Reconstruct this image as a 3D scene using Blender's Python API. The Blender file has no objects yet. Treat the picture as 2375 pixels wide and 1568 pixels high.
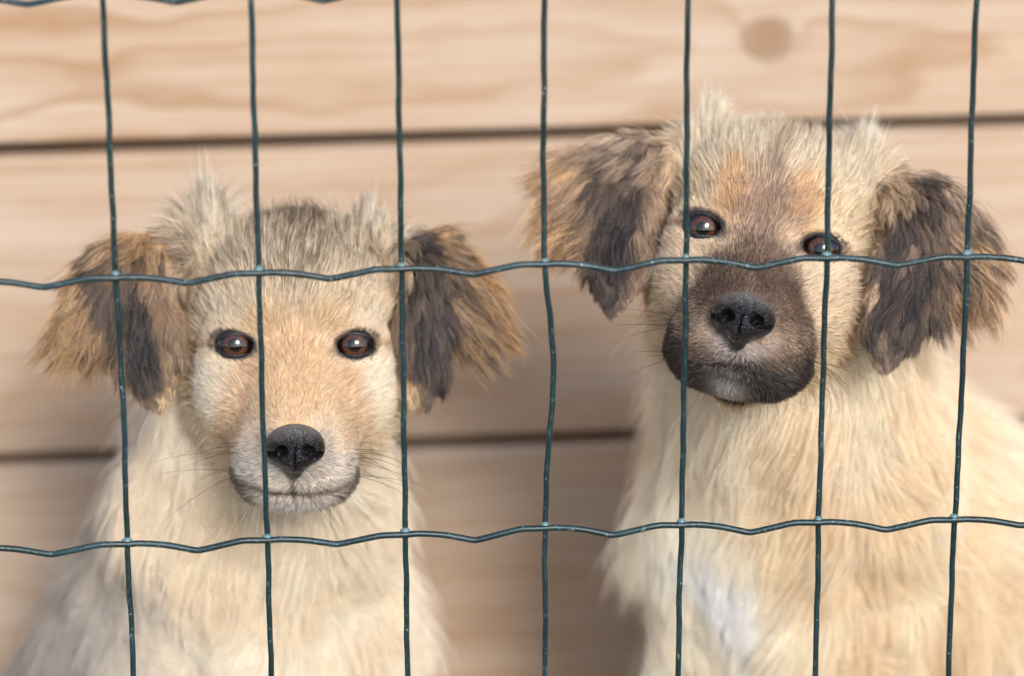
import bpy, math, random, time
import numpy as np
from mathutils import Vector, Matrix, kdtree

T0 = time.time()
random.seed(7)
RNG = np.random.default_rng(11)
scene = bpy.context.scene
COL = scene.collection
R = math.radians
MM = 0.001

# ------------------------------------------------------------------ camera
ROW_Z = 0.380                       # height of the middle fence wire (metres)
PITCH, YAW, ROLL, DIST, FOCAL = R(18.2), R(4.05), R(-0.24), 1.1243, 110.0
cp, sp, cy_, sy_ = math.cos(PITCH), math.sin(PITCH), math.cos(YAW), math.sin(YAW)
FWD = np.array([sy_ * cp, cy_ * cp, -sp])
RT0 = np.array([cy_, -sy_, 0.0])
UP0 = np.cross(RT0, FWD)
RT = math.cos(ROLL) * RT0 + math.sin(ROLL) * UP0
UP = -math.sin(ROLL) * RT0 + math.cos(ROLL) * UP0
CAM = np.array([-0.0117, 0.0, ROW_Z - 0.0268]) - FWD * DIST
cam = bpy.data.cameras.new('camera')
cam.lens = FOCAL
cam.sensor_width = 36.0
cam.clip_start = 0.05
cam.clip_end = 6000
cam.dof.use_dof = True
cam.dof.focus_distance = 1.158
cam.dof.aperture_fstop = 4.8
cam_o = bpy.data.objects.new('camera', cam)
COL.objects.link(cam_o)
cam_o.matrix_world = Matrix(((RT[0], UP[0], -FWD[0], CAM[0]), (RT[1], UP[1], -FWD[1], CAM[1]),
                             (RT[2], UP[2], -FWD[2], CAM[2]), (0, 0, 0, 1)))
scene.camera = cam_o

# ------------------------------------------------------------------ sky, sun, exposure
SUN_ELEV, SUN_AZ = R(31), R(14)     # azimuth measured from -Y (towards the viewer) to +X (right)
sun_dir = Vector((math.sin(SUN_AZ) * math.cos(SUN_ELEV), -math.cos(SUN_AZ) * math.cos(SUN_ELEV), math.sin(SUN_ELEV)))
world = bpy.data.worlds.new('World')
scene.world = world
world.use_nodes = True
wn = world.node_tree
sky = wn.nodes.new('ShaderNodeTexSky')
sky.sky_type = 'NISHITA'
sky.sun_disc = False
sky.sun_elevation = SUN_ELEV
sky.sun_rotation = math.atan2(sun_dir.x, sun_dir.y)
sky.air_density = 1.0
sky.dust_density = 1.5
bg = wn.nodes['Background']
bg.inputs['Strength'].default_value = 0.15
wn.links.new(sky.outputs[0], bg.inputs['Color'])
sun = bpy.data.lights.new('sun', 'SUN')
sun.energy = 1.8
sun.angle = R(16)
sun.color = (1.0, 0.98, 0.955)
sun_o = bpy.data.objects.new('sun', sun)
COL.objects.link(sun_o)
sun_o.rotation_euler = sun_dir.to_track_quat('Z', 'Y').to_euler()
sun_o.location = (1, -2, 3)
scene.view_settings.view_transform = 'Standard'
scene.view_settings.look = 'None'
scene.view_settings.exposure = 0.92
scene.view_settings.gamma = 1.0
scene.render.engine = 'CYCLES'
scene.cycles.use_denoising = True
scene.cycles.max_bounces = 7
scene.cycles.diffuse_bounces = 4
scene.cycles.glossy_bounces = 4
scene.cycles.transmission_bounces = 6
scene.cycles.use_adaptive_sampling = True
scene.cycles.adaptive_threshold = 0.02
scene.cycles.sample_clamp_indirect = 6.0


# ------------------------------------------------------------------ helpers
def s2l(c):
    c = np.asarray(c, float) / 255.0
    return np.where(c <= 0.04045, c / 12.92, ((c + 0.055) / 1.055) ** 2.4)


def at(px, py, Y):
    """a point of the photograph (2374 px wide) at the distance Y behind the fence, in metres"""
    f = FOCAL / 36.0 * 2374
    d = FWD + RT * ((px - 1187) / f) - UP * ((py - 784) / f)
    return CAM + d * ((Y - CAM[1]) / d[1])


def tag(o, label=None, cat=None, group=None, kind=None):
    if label: o['label'] = label
    if cat: o['category'] = cat
    if group: o['group'] = group
    if kind: o['kind'] = kind
    return o


def empty(name, loc=(0, 0, 0)):
    o = bpy.data.objects.new(name, None)
    o.empty_display_size = 0.05
    o.location = loc
    COL.objects.link(o)
    return o


def mesh_obj(name, v, f, mat, parent=None, smooth=True):
    me = bpy.data.meshes.new(name)
    me.from_pydata([tuple(x) for x in np.asarray(v, float)], [], [tuple(int(i) for i in x) for x in f])
    me.update()
    if smooth:
        me.polygons.foreach_set('use_smooth', [True] * len(me.polygons))
    me.materials.append(mat)
    o = bpy.data.objects.new(name, me)
    COL.objects.link(o)
    if parent: o.parent = parent
    return o


class NT:
    """small helper for node materials"""
    def __init__(self, name):
        self.m = bpy.data.materials.new(name)
        self.m.use_nodes = True
        self.t = self.m.node_tree
        self.b = self.t.nodes['Principled BSDF']
        self.out = self.t.nodes['Material Output']

    def n(self, kind, **kw):
        nd = self.t.nodes.new('ShaderNode' + kind)
        for k, v in kw.items():
            if k in nd.inputs:
                self.set(nd.inputs[k], v)
            else:
                setattr(nd, k, v)
        return nd

    def set(self, sock, v):
        if hasattr(v, 'is_output'):
            self.t.links.new(v, sock)
        else:
            sock.default_value = v

    def math(self, op, a, b=0.0, c=0.0):
        nd = self.t.nodes.new('ShaderNodeMath')
        nd.operation = op
        for s, v in zip(nd.inputs, (a, b, c)):
            self.set(s, v)
        return nd.outputs[0]

    def mix(self, fac, a, b):
        nd = self.t.nodes.new('ShaderNodeMix')
        nd.data_type = 'RGBA'
        self.set(nd.inputs['Factor'], fac)
        self.set(nd.inputs[6], a)
        self.set(nd.inputs[7], b)
        return nd.outputs[2]

    def ramp(self, fac, stops):
        nd = self.t.nodes.new('ShaderNodeValToRGB')
        e = nd.color_ramp.elements
        while len(e) < len(stops):
            e.new(0.5)
        for el, (p, c) in zip(e, stops):
            el.position = p
            el.color = c if len(c) == 4 else (*c, 1)
        self.set(nd.inputs[0], fac)
        return nd.outputs[0]

    def bump(self, h, strength, dist):
        nd = self.n('Bump')
        nd.inputs['Strength'].default_value = strength
        nd.inputs['Distance'].default_value = dist
        self.set(nd.inputs['Height'], h)
        self.t.links.new(nd.outputs[0], self.b.inputs['Normal'])


def rgb(*c):
    return (*[float(x) for x in s2l(c)], 1.0)


# ------------------------------------------------------------------ the ground
def ground():
    k = NT('ground_soil')
    tc = k.n('TexCoord')
    n1 = k.n('TexNoise', Scale=3.0, Detail=8.0, Roughness=0.6)
    k.t.links.new(tc.outputs['Object'], n1.inputs['Vector'])
    k.set(k.b.inputs['Base Color'], k.ramp(n1.outputs[0], [(0.3, rgb(112, 96, 78)), (0.7, rgb(150, 132, 108))]))
    k.b.inputs['Roughness'].default_value = 0.95
    k.bump(n1.outputs[0], 0.6, 0.02)
    s = 2500
    o = mesh_obj('ground', [(-s, -s, 0), (s, -s, 0), (s, s, 0), (-s, s, 0)], [(0, 1, 2, 3)], k.m, smooth=False)
    tag(o, kind='structure')


ground()


def added_hill():  # unseen dark bank, added behind the camera for the eyes to reflect
    k = NT('added_hill_grass')
    tc = k.n('TexCoord')
    n1 = k.n('TexNoise', Scale=0.8, Detail=8.0, Roughness=0.65)
    k.t.links.new(tc.outputs['Object'], n1.inputs['Vector'])
    k.set(k.b.inputs['Base Color'], k.ramp(n1.outputs[0], [(0.3, rgb(46, 58, 30)), (0.7, rgb(84, 92, 52))]))
    k.b.inputs['Roughness'].default_value = 0.95
    V, F = [], []
    nx, ny = 60, 14
    for i in range(nx + 1):
        x = -90 + 180 * i / nx
        for j in range(ny + 1):
            t = j / ny
            y = -10 - 34 * t
            z = 4.6 * math.sin(math.pi * t) ** 0.7 if 0 < t < 1 else -0.05
            z *= 0.85 + 0.12 * math.sin(x * 0.21) + 0.07 * math.sin(x * 0.63 + y * 0.3)
            V.append((x, y, z - 0.02))
    for i in range(nx):
        for j in range(ny):
            a = i * (ny + 1) + j
            F.append((a, a + 1, a + ny + 2, a + ny + 1))
    tag(mesh_obj('added_hill', V, F, k.m), kind='structure')


added_hill()


# ------------------------------------------------------------------ the plank wall
WALL_Y = 0.335


def wood(name, seed, knots, tint=1.0, ring_x=0.0, ring_z=0.0, contrast=1.0):
    k = NT(name)
    tc = k.n('TexCoord')
    sep = k.n('SeparateXYZ')
    k.t.links.new(tc.outputs['Object'], sep.inputs[0])
    X, Z = sep.outputs[0], sep.outputs[2]
    # slow warp of the growth rings along the board
    mp = k.n('Mapping', Scale=(5.0, 1.0, 16.0), Location=(seed * 3.1, seed, seed * 1.7))
    k.t.links.new(tc.outputs['Object'], mp.inputs[0])
    warp = k.n('TexNoise', Scale=1.0, Detail=3.0, Roughness=0.55)
    k.t.links.new(mp.outputs[0], warp.inputs['Vector'])
    w = k.math('MULTIPLY', k.math('SUBTRACT', warp.outputs[0], 0.5), 0.075)
    # rings: a cone of growth rings whose axis leaves the face slowly, giving the arched grain
    dx = k.math('SUBTRACT', X, ring_x)
    dz = k.math('SUBTRACT', Z, ring_z)
    ax = k.math('MULTIPLY', dx, 0.085)
    rr = k.math('SQRT', k.math('ADD', k.math('MULTIPLY', dz, dz), k.math('MULTIPLY', ax, ax)))
    rr = k.math('ADD', rr, w)
    kn_dark = None
    for (kx, kz, kr) in knots:
        ex = k.math('SUBTRACT', X, kx)
        ez = k.math('SUBTRACT', Z, kz)
        d = k.math('SQRT', k.math('ADD', k.math('MULTIPLY', k.math('MULTIPLY', ex, ex), 0.75), k.math('MULTIPLY', ez, ez)))
        q = k.math('DIVIDE', d, kr)
        bend = k.math('MULTIPLY', k.math('POWER', 2.718, k.math('MULTIPLY', k.math('MULTIPLY', q, q), -0.30)), 0.020)
        rr = k.math('ADD', rr, bend)
        core = k.n('MapRange', interpolation_type='SMOOTHSTEP')
        k.set(core.inputs['Value'], k.math('ADD', q, k.math('MULTIPLY', w, 24.0)))
        core.inputs['From Min'].default_value = 1.25
        core.inputs['From Max'].default_value = 0.55
        rim = k.n('MapRange', interpolation_type='SMOOTHSTEP')
        k.set(rim.inputs['Value'], k.math('ABSOLUTE', k.math('SUBTRACT', k.math('ADD', q, k.math('MULTIPLY', w, 34.0)), 1.0)))
        rim.inputs['From Min'].default_value = 0.45
        rim.inputs['From Max'].default_value = 0.0
        kn_dark = (core.outputs[0], rim.outputs[0]) if kn_dark is None else (
            k.math('MAXIMUM', kn_dark[0], core.outputs[0]), k.math('MAXIMUM', kn_dark[1], rim.outputs[0]))
    ph = k.math('MULTIPLY', rr, 52.0)
    ph2 = k.math('FRACT', ph)
    ring = k.ramp(ph2, [(0.0, (0, 0, 0)), (0.55, (0.25,) * 3), (0.86, (1,) * 3), (1.0, (0, 0, 0))])
    # fine fibres
    mp2 = k.n('Mapping', Scale=(6.0, 20.0, 300.0), Location=(seed, 0, seed))
    k.t.links.new(tc.outputs['Object'], mp2.inputs[0])
    fib = k.n('TexNoise', Scale=1.0, Detail=4.0, Roughness=0.6)
    k.t.links.new(mp2.outputs[0], fib.inputs['Vector'])
    mp3 = k.n('Mapping', Scale=(6.0, 6.0, 22.0), Location=(seed * 5, 0, seed))
    k.t.links.new(tc.outputs['Object'], mp3.inputs[0])
    blot = k.n('TexNoise', Scale=1.0, Detail=4.0, Roughness=0.6)
    k.t.links.new(mp3.outputs[0], blot.inputs['Vector'])
    light, mid, dark = rgb(188, 171, 153), rgb(181, 156, 131), rgb(154, 120, 89)
    c = k.mix(k.ramp(blot.outputs[0], [(0.3, (0, 0, 0)), (0.7, (1, 1, 1))]), light, mid)
    patch = k.ramp(blot.outputs[1] if False else warp.outputs[0], [(0.35, (0.35,) * 3), (0.6, (1,) * 3)])
    c = k.mix(k.math('MULTIPLY', k.math('MULTIPLY', ring, patch), 0.85 * contrast), c, dark)
    c = k.mix(k.math('MULTIPLY', k.ramp(fib.outputs[0], [(0.42, (0, 0, 0)), (0.75, (1, 1, 1))]), 0.55), c, dark)
    if kn_dark:
        c = k.mix(k.math('MULTIPLY', kn_dark[0], 0.75), c, rgb(136, 100, 68))
        c = k.mix(k.math('MULTIPLY', kn_dark[1], 0.5), c, rgb(112, 94, 70))
    if tint != 1.0:
        c = k.mix(1.0 - tint, c, rgb(150, 118, 96))
    k.set(k.b.inputs['Base Color'], c)
    k.b.inputs['Roughness'].default_value = 0.72
    k.b.inputs['Specular IOR Level'].default_value = 0.25
    k.bump(k.math('ADD', k.math('MULTIPLY', ring, 0.5), fib.outputs[0]), 0.25, 0.0012)
    return k.m


def box_bevel(L, D, Hh, b):
    """a board, long axis X, front face at y=0, chamfered front edges"""
    prof = [(0, -Hh / 2 + b), (0, Hh / 2 - b), (b * 0.35, Hh / 2 - b * 0.35), (b, Hh / 2), (D, Hh / 2), (D, -Hh / 2), (b, -Hh / 2), (b * 0.35, -Hh / 2 + b * 0.35)]
    v, f, n = [], [], len(prof)
    for x in (-L / 2, L / 2):
        v += [(x, y, z) for y, z in prof]
    for i in range(n):
        j = (i + 1) % n
        f.append((i, i + n, j + n, j))
    f.append(tuple(range(n)))
    f.append(tuple(range(2 * n - 1, n - 1, -1)))
    return v, f


def build_wall():
    root = empty('plank_wall', (0, WALL_Y, 0))
    root.rotation_euler.z = R(1.75)
    tag(root, 'wall of pale horizontal timber planks with dark gaps behind both puppies', 'wall')
    g1 = at(1187, 318, WALL_Y)[2]
    g2 = at(1187, 1025, WALL_Y)[2]
    pitch = g1 - g2
    gap = 0.0068
    k1 = at(1785, 92, WALL_Y)
    kl = at(985, 385, WALL_Y)
    specs = []
    for i in range(-2, 5):
        zc = g1 + pitch * (0.5 - i)
        specs.append((i, zc))
    ztop = None
    for i, zc in specs:
        lo, hi = zc - pitch / 2 + gap / 2, zc + pitch / 2 - gap / 2
        if hi < 0.02:
            continue
        lo = max(lo, 0.006)
        c = (lo + hi) / 2
        v, f = box_bevel(2.4, 0.022, hi - lo, 0.0016)
        knots, kw = [], {}
        if i == 0:
            knots = [(k1[0], k1[2] - c, 0.0078)]
            kw = dict(ring_x=at(120, 0, WALL_Y)[0], ring_z=at(300, 185, WALL_Y)[2] - c, contrast=1.0)
        elif i == 1:
            knots = []
            kw = dict(ring_x=0.9, ring_z=-0.05, contrast=0.55, tint=0.97)
        else:
            kw = dict(ring_x=-0.6 + 0.37 * i, ring_z=0.03, contrast=0.6)
        m = wood('pine_wood', 3 + 2.7 * i, knots, **kw)
        o = mesh_obj('plank', v, f, m, root, smooth=False)
        o.location = (0, 0, c)
    k = NT('dark_gap_backing')  # near-black, so the shade in the plank gaps is in its colour
    n = k.n('TexNoise', Scale=40.0)
    k.set(k.b.inputs['Base Color'], k.ramp(n.outputs[0], [(0.3, rgb(12, 12, 8)), (0.7, rgb(22, 21, 15))]))
    k.b.inputs['Roughness'].default_value = 0.95
    bv, bf = box_bevel(2.4, 0.02, 0.97, 0.001)
    bo = mesh_obj('backing_board', bv, bf, k.m, root, smooth=False)
    bo.location = (0, 0.034, 0.4885)


build_wall()


# ------------------------------------------------------------------ the wire fence
def catmull(P, n):
    P = np.asarray(P, float)
    Q = np.vstack([2 * P[0] - P[1], P, 2 * P[-1] - P[-2]])
    out = []
    for i in range(1, len(Q) - 2):
        t = np.linspace(0, 1, n, endpoint=False)[:, None]
        a, b, c, d = Q[i - 1], Q[i], Q[i + 1], Q[i + 2]
        out.append(0.5 * ((2 * b) + (-a + c) * t + (2 * a - 5 * b + 4 * c - d) * t ** 2 + (-a + 3 * b - 3 * c + d) * t ** 3))
    out.append(P[-1:])
    return np.vstack(out)


def tube(P, r, seg=10, jitter=0.0):
    P = np.asarray(P, float)
    n = len(P)
    T = np.gradient(P, axis=0)
    T /= np.linalg.norm(T, axis=1)[:, None]
    A = np.tile(np.array([0, 1.0, 0]), (n, 1))
    B = np.cross(T, A)
    B /= np.linalg.norm(B, axis=1)[:, None]
    A = np.cross(B, T)
    rr = np.full(n, r) * (1 + jitter * RNG.standard_normal(n))
    an = np.arange(seg) * 2 * math.pi / seg
    V = P[:, None, :] + rr[:, None, None] * (np.cos(an)[None, :, None] * A[:, None, :] + np.sin(an)[None, :, None] * B[:, None, :])
    V = V.reshape(-1, 3)
    i = np.arange(n - 1)[:, None] * seg
    j = np.arange(seg)[None, :]
    j2 = (j + 1) % seg
    F = np.stack([i + j, i + j2, i + j2 + seg, i + j + seg], -1).reshape(-1, 4)
    F = [tuple(q) for q in F] + [tuple(range(seg))[::-1], tuple(range((n - 1) * seg, n * seg))]
    return V, F


def wire_material():
    k = NT('green_plastic_coating')
    tc = k.n('TexCoord')
    n1 = k.n('TexNoise', Scale=900.0, Detail=3.0, Roughness=0.65)
    k.t.links.new(tc.outputs['Object'], n1.inputs['Vector'])
    n2 = k.n('TexNoise', Scale=60.0, Detail=4.0, Roughness=0.6)
    k.t.links.new(tc.outputs['Object'], n2.inputs['Vector'])
    base = k.ramp(n2.outputs[0], [(0.3, rgb(4, 32, 35)), (0.7, rgb(8, 44, 48))])
    fl = k.math('MULTIPLY', k.ramp(n1.outputs[0], [(0.60, (0, 0, 0)), (0.70, (1, 1, 1))]),
                k.ramp(n2.outputs[0], [(0.42, (0.15,) * 3), (0.62, (1,) * 3)]))
    n3 = k.n('TexNoise', Scale=22.0, Detail=5.0, Roughness=0.7)
    k.t.links.new(tc.outputs['Object'], n3.inputs['Vector'])
    base = k.mix(k.math('MULTIPLY', k.ramp(n3.outputs[0], [(0.5, (0, 0, 0)), (0.68, (1, 1, 1))]), 0.40), base, rgb(42, 74, 84))
    k.set(k.b.inputs['Base Color'], k.mix(k.math('MULTIPLY', fl, 0.8), base, rgb(160, 178, 174)))
    k.set(k.b.inputs['Roughness'], k.ramp(n2.outputs[0], [(0.3, (0.30,) * 3), (0.7, (0.48,) * 3)]))
    k.bump(k.math('ADD', n1.outputs[0], k.math('MULTIPLY', n2.outputs[0], 1.5)), 0.5, 0.0004)
    return k.m


def build_fence():
    root = empty('wire_mesh_fence', (0, 0, 0))
    tag(root, 'dark green plastic coated wire mesh fence in front of the two puppies', 'fence')
    m = wire_material()
    cols = {  # traced courses (photo pixels) of the wires in view
        -3: [(238, 0), (253, 300), (268, 643), (285, 920), (295, 1260), (310, 1568)],
        -2: [(582, 0), (590, 300), (600, 633), (609, 950), (620, 1252), (629, 1568)],
        -1: [(921, 0), (926, 300), (931, 623), (936, 950), (940, 1240), (945, 1568)],
        0: [(1262, 0), (1260, 350), (1263, 613), (1275, 740), (1284, 860), (1272, 1030), (1264, 1225), (1264, 1568)],
        1: [(1594, 0), (1592, 300), (1591, 603), (1585, 950), (1580, 1217), (1572, 1568)],
        2: [(1930, 0), (1923, 300), (1917, 599), (1907, 900), (1898, 1211), (1890, 1568)],
        3: [(2264, 0), (2252, 300), (2243, 596), (2225, 1000), (2213, 1206), (2198, 1568)],
    }
    rows = {1: [645, 634, 624, 613, 604, 599, 597], 2: [1262, 1253, 1240, 1225, 1218, 1212, 1206]}
    XP = 0.0508
    ztop, zbot = ROW_Z + 0.325, 0.02
    for i in range(-6, 7):
        if i in cols:
            pts = [at(x, y, 0.0009) for x, y in cols[i]]
            up = pts[0] + (pts[0] - pts[1]) / abs(pts[0][2] - pts[1][2]) * (ztop - pts[0][2])
            dn = pts[-1].copy()
            dn[2] = zbot
            pts = [up] + pts + [dn]
        else:
            x = XP * i + (0.0012 if i > 0 else -0.001)
            pts = [np.array([x + random.uniform(-.0008, .0008), 0.0009, z]) for z in np.linspace(ztop, zbot, 9)]
        P = catmull(pts, 14)
        P[:, 0] += 0.00012 * np.sin(P[:, 2] * 160 + i * 2) + 0.00008 * np.sin(P[:, 2] * 371 + i)
        P[:, 1] += 0.0004 * np.sin(P[:, 2] * 95 + i * 3)
        v, f = tube(P, 0.00108, 10, 0.018)
        mesh_obj('vertical_wire', v, f, m, root)
    zs = {}
    for j in range(-2, 4):
        for i in range(-7, 8):
            if j in rows and -3 <= i <= 3:
                px = cols[i][2 if i != 0 else 2][0] if j == 1 else cols[i][4 if i != 0 else 6][0]
                q = at(px, rows[j][i + 3], -0.001)
            elif j in rows:
                e = -3 if i < 0 else 3
                q = zs[(j, e)].copy() if (j, e) in zs else at(cols[e][2][0], rows[j][0 if e < 0 else 6], -0.001)
                q = q + np.array([XP * (i - e), 0, 0])
            else:
                q = np.array([XP * i, -0.001, ROW_Z - 0.1016 * (j - 1) - 0.0002])
            zs[(j, i)] = q
        pts = []
        for i in range(-7, 7):
            a, b = zs[(j, i)], zs[(j, i + 1)]
            w = b - a
            amp = 0.0030 * random.uniform(0.85, 1.15)
            for t, dz in ((0.0, 0.0), (0.10, 0.00005), (0.26, -0.28), (0.40, -0.72), (0.46, -0.93), (0.49, -1.0), (0.52, -0.97), (0.58, -0.76), (0.70, -0.30), (0.78, -0.02), (0.84, 0.10), (0.92, 0.06)):
                pts.append(a + w * t + np.array([0, 0.0006 * math.sin(t * 6.28), dz * amp]))
        P = catmull(pts, 4)
        v, f = tube(P, 0.00118, 10, 0.015)
        mesh_obj('horizontal_wire', v, f, m, root)
    # welds: plastic lumps where the wires cross
    k = NT('weld_plastic')
    n = k.n('TexNoise', Scale=700.0, Detail=3.0)
    k.set(k.b.inputs['Base Color'], k.ramp(n.outputs[0], [(0.35, rgb(38, 82, 84)), (0.7, rgb(120, 145, 148))]))
    k.b.inputs['Roughness'].default_value = 0.4
    V, F = [], []
    nu, nv = 8, 6
    for a in range(nv + 1):
        th = math.pi * a / nv
        for b in range(nu):
            ph = 2 * math.pi * b / nu
            V.append((0.00195 * math.sin(th) * math.cos(ph), 0.0014 * math.sin(th) * math.sin(ph), 0.00175 * math.cos(th)))
    for a in range(nv):
        for b in range(nu):
            F.append((a * nu + b, a * nu + (b + 1) % nu, (a + 1) * nu + (b + 1) % nu, (a + 1) * nu + b))
    first = None
    for j in (0, 1, 2):
        for i in range(-4, 5):
            q = zs[(j, i)] + np.array([0, 0.0008, 0.0007])
            if first is None:
                first = o = mesh_obj('weld', V, F, k.m, root)
            else:
                o = first.copy()
                COL.objects.link(o)
                o.parent = root
            o.location = q
            o.rotation_euler = (0, random.uniform(-.3, .3), 0)
            o.scale = (random.uniform(.8, 1.1), 1, random.uniform(.85, 1.2))


build_fence()
print('setting', round(time.time() - T0, 1))


# ------------------------------------------------------------------ implicit surfaces
def nrm(v):
    v = np.asarray(v, float)
    return v / (np.linalg.norm(v, axis=-1, keepdims=True) + 1e-12)


class Ell:
    def __init__(s, c, r, Rm=None):
        s.c = np.asarray(c, np.float32)
        s.r = np.asarray(r, np.float32)
        s.R = np.eye(3, dtype=np.float32) if Rm is None else np.asarray(Rm, np.float32)

    def d(s, p):
        q = (p - s.c) @ s.R
        k0 = np.sqrt(((q / s.r) ** 2).sum(-1))
        k1 = np.sqrt(((q / (s.r * s.r)) ** 2).sum(-1)) + 1e-9
        return k0 * (k0 - 1) / k1

    def moved(s, Rm, t):
        return Ell(Rm @ s.c + t, s.r, Rm @ s.R)


class Cone:
    def __init__(s, a, b, ra, rb):
        s.a, s.b = np.asarray(a, np.float32), np.asarray(b, np.float32)
        s.ra, s.rb = ra, rb

    def d(s, p):
        ab = s.b - s.a
        t = np.clip(((p - s.a) @ ab) / (ab @ ab), 0, 1)
        q = p - s.a - t[..., None] * ab
        return np.sqrt((q * q).sum(-1)) - (s.ra + (s.rb - s.ra) * t)

    def moved(s, Rm, t):
        return Cone(Rm @ s.a + t, Rm @ s.b + t, s.ra, s.rb)


def smin(a, b, k):
    h = np.clip(0.5 + 0.5 * (b - a) / k, 0, 1)
    return b + (a - b) * h - k * h * (1 - h)


def evaluate(prims, p):
    d = None
    for pr, k, sg in prims:
        e = pr.d(p)
        if d is None:
            d = e
        elif sg > 0:
            d = smin(d, e, k)
        else:
            d = -smin(-d, e, k)
    return d


def gradient(fn, p, e):
    g = np.zeros(p.shape, np.float32)
    for i in range(3):
        o = np.zeros(3, np.float32)
        o[i] = e
        g[:, i] = fn(p + o) - fn(p - o)
    return nrm(g).astype(np.float32)


def polygonise(fn, lo, hi, h, coarse=4):
    lo = np.asarray(lo, float)
    n = (np.ceil((np.asarray(hi) - lo) / (h * coarse)).astype(int)) * coarse
    ax = [np.float32(lo[i] + h * np.arange(n[i])) for i in range(3)]
    if coarse > 1:
        axc = [np.float32(lo[i] + h * (coarse * np.arange(n[i] // coarse) + (coarse - 1) / 2)) for i in range(3)]
        pc = np.stack(np.meshgrid(*axc, indexing='ij'), -1)
        vc = fn(pc.reshape(-1, 3)).reshape(pc.shape[:3])
        val = np.repeat(np.repeat(np.repeat(vc, coarse, 0), coarse, 1), coarse, 2).astype(np.float32)
        near = np.abs(val) < h * coarse * 2.2
        idx = np.argwhere(near)
        P = np.stack([ax[i][idx[:, i]] for i in range(3)], -1)
        res = np.empty(len(P), np.float32)
        for s in range(0, len(P), 400000):
            res[s:s + 400000] = fn(P[s:s + 400000])
        val[near] = res
    else:
        P = np.stack(np.meshgrid(*ax, indexing='ij'), -1)
        val = fn(P.reshape(-1, 3)).reshape(P.shape[:3])
    ins = val < 0
    cs = np.array([[i, j, k] for i in (0, 1) for j in (0, 1) for k in (0, 1)])
    m = np.array(val.shape) - 1
    cnt = np.zeros(m, np.int8)
    for c in cs:
        cnt += ins[c[0]:c[0] + m[0], c[1]:c[1] + m[1], c[2]:c[2] + m[2]]
    act = np.argwhere((cnt > 0) & (cnt < 8))
    vid = -np.ones(m, np.int64)
    vid[act[:, 0], act[:, 1], act[:, 2]] = np.arange(len(act))
    acc = np.zeros((len(act), 3))
    num = np.zeros(len(act))
    for a in range(8):
        for b in range(a + 1, 8):
            if np.abs(cs[a] - cs[b]).sum() != 1:
                continue
            ia, ib = act + cs[a], act + cs[b]
            va, vb = val[ia[:, 0], ia[:, 1], ia[:, 2]], val[ib[:, 0], ib[:, 1], ib[:, 2]]
            x = (va < 0) != (vb < 0)
            t = np.where(x, va / np.where(x, va - vb, 1), 0)
            acc += np.where(x[:, None], ia + (ib - ia) * t[:, None], 0)
            num += x
    V = lo + h * acc / num[:, None]
    F = []
    for d in range(3):
        e = np.zeros(3, int)
        e[d] = 1
        a1, a2 = (d + 1) % 3, (d + 2) % 3
        A = ins[tuple(slice(0, s - e[i]) for i, s in enumerate(val.shape))]
        B = ins[tuple(slice(e[i], s) for i, s in enumerate(val.shape))]
        ed = np.argwhere(A != B)
        ok = (ed[:, a1] > 0) & (ed[:, a2] > 0) & (ed[:, a1] < m[a1]) & (ed[:, a2] < m[a2])
        ed = ed[ok]
        fl = A[ed[:, 0], ed[:, 1], ed[:, 2]]
        o1, o2 = np.zeros(3, int), np.zeros(3, int)
        o1[a1], o2[a2] = 1, 1
        q = [ed - o1 - o2, ed - o2, ed, ed - o1]
        ids = np.stack([vid[z[:, 0], z[:, 1], z[:, 2]] for z in q], -1)
        F.append(np.where(fl[:, None], ids, ids[:, ::-1]))
    F = np.vstack(F)
    for _ in range(2):      # pull the vertices onto the surface
        d0 = fn(V.astype(np.float32))
        g = gradient(fn, V.astype(np.float32), h * 0.3)
        V = V - np.clip(d0, -h, h)[:, None] * g * 0.8
    return V, F


_nk = RNG.standard_normal((3, 10, 3))
_nph = RNG.uniform(0, 6.28, (3, 10))


def vnoise(p, scale, ch=3, off=0.0):
    """smooth vector noise, about -1..1, features about `scale` across"""
    p = np.asarray(p, float) / scale
    out = np.zeros((len(p), ch))
    for c in range(ch):
        for j in range(10):
            out[:, c] += np.sin(p @ (_nk[c, j] * (1.3 if j % 2 else 2.4)) + _nph[c, j] + off * (1 + j * .37))
    return out / 3.2


def sstep(a, b, x):
    t = np.clip((np.asarray(x, float) - a) / (b - a), 0, 1)
    return t * t * (3 - 2 * t)


def gauss(x, y, cx, cy, sx, sy):
    return np.exp(-((x - cx) / sx) ** 2 - ((y - cy) / sy) ** 2)


def segd(x, y, ax, ay, bx, by):
    dx, dy = bx - ax, by - ay
    t = np.clip(((x - ax) * dx + (y - ay) * dy) / (dx * dx + dy * dy), 0, 1)
    return np.hypot(x - ax - t * dx, y - ay - t * dy)


def lerp(a, b, w):
    return a + (np.asarray(b, float) - a) * np.asarray(w)[:, None]


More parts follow.
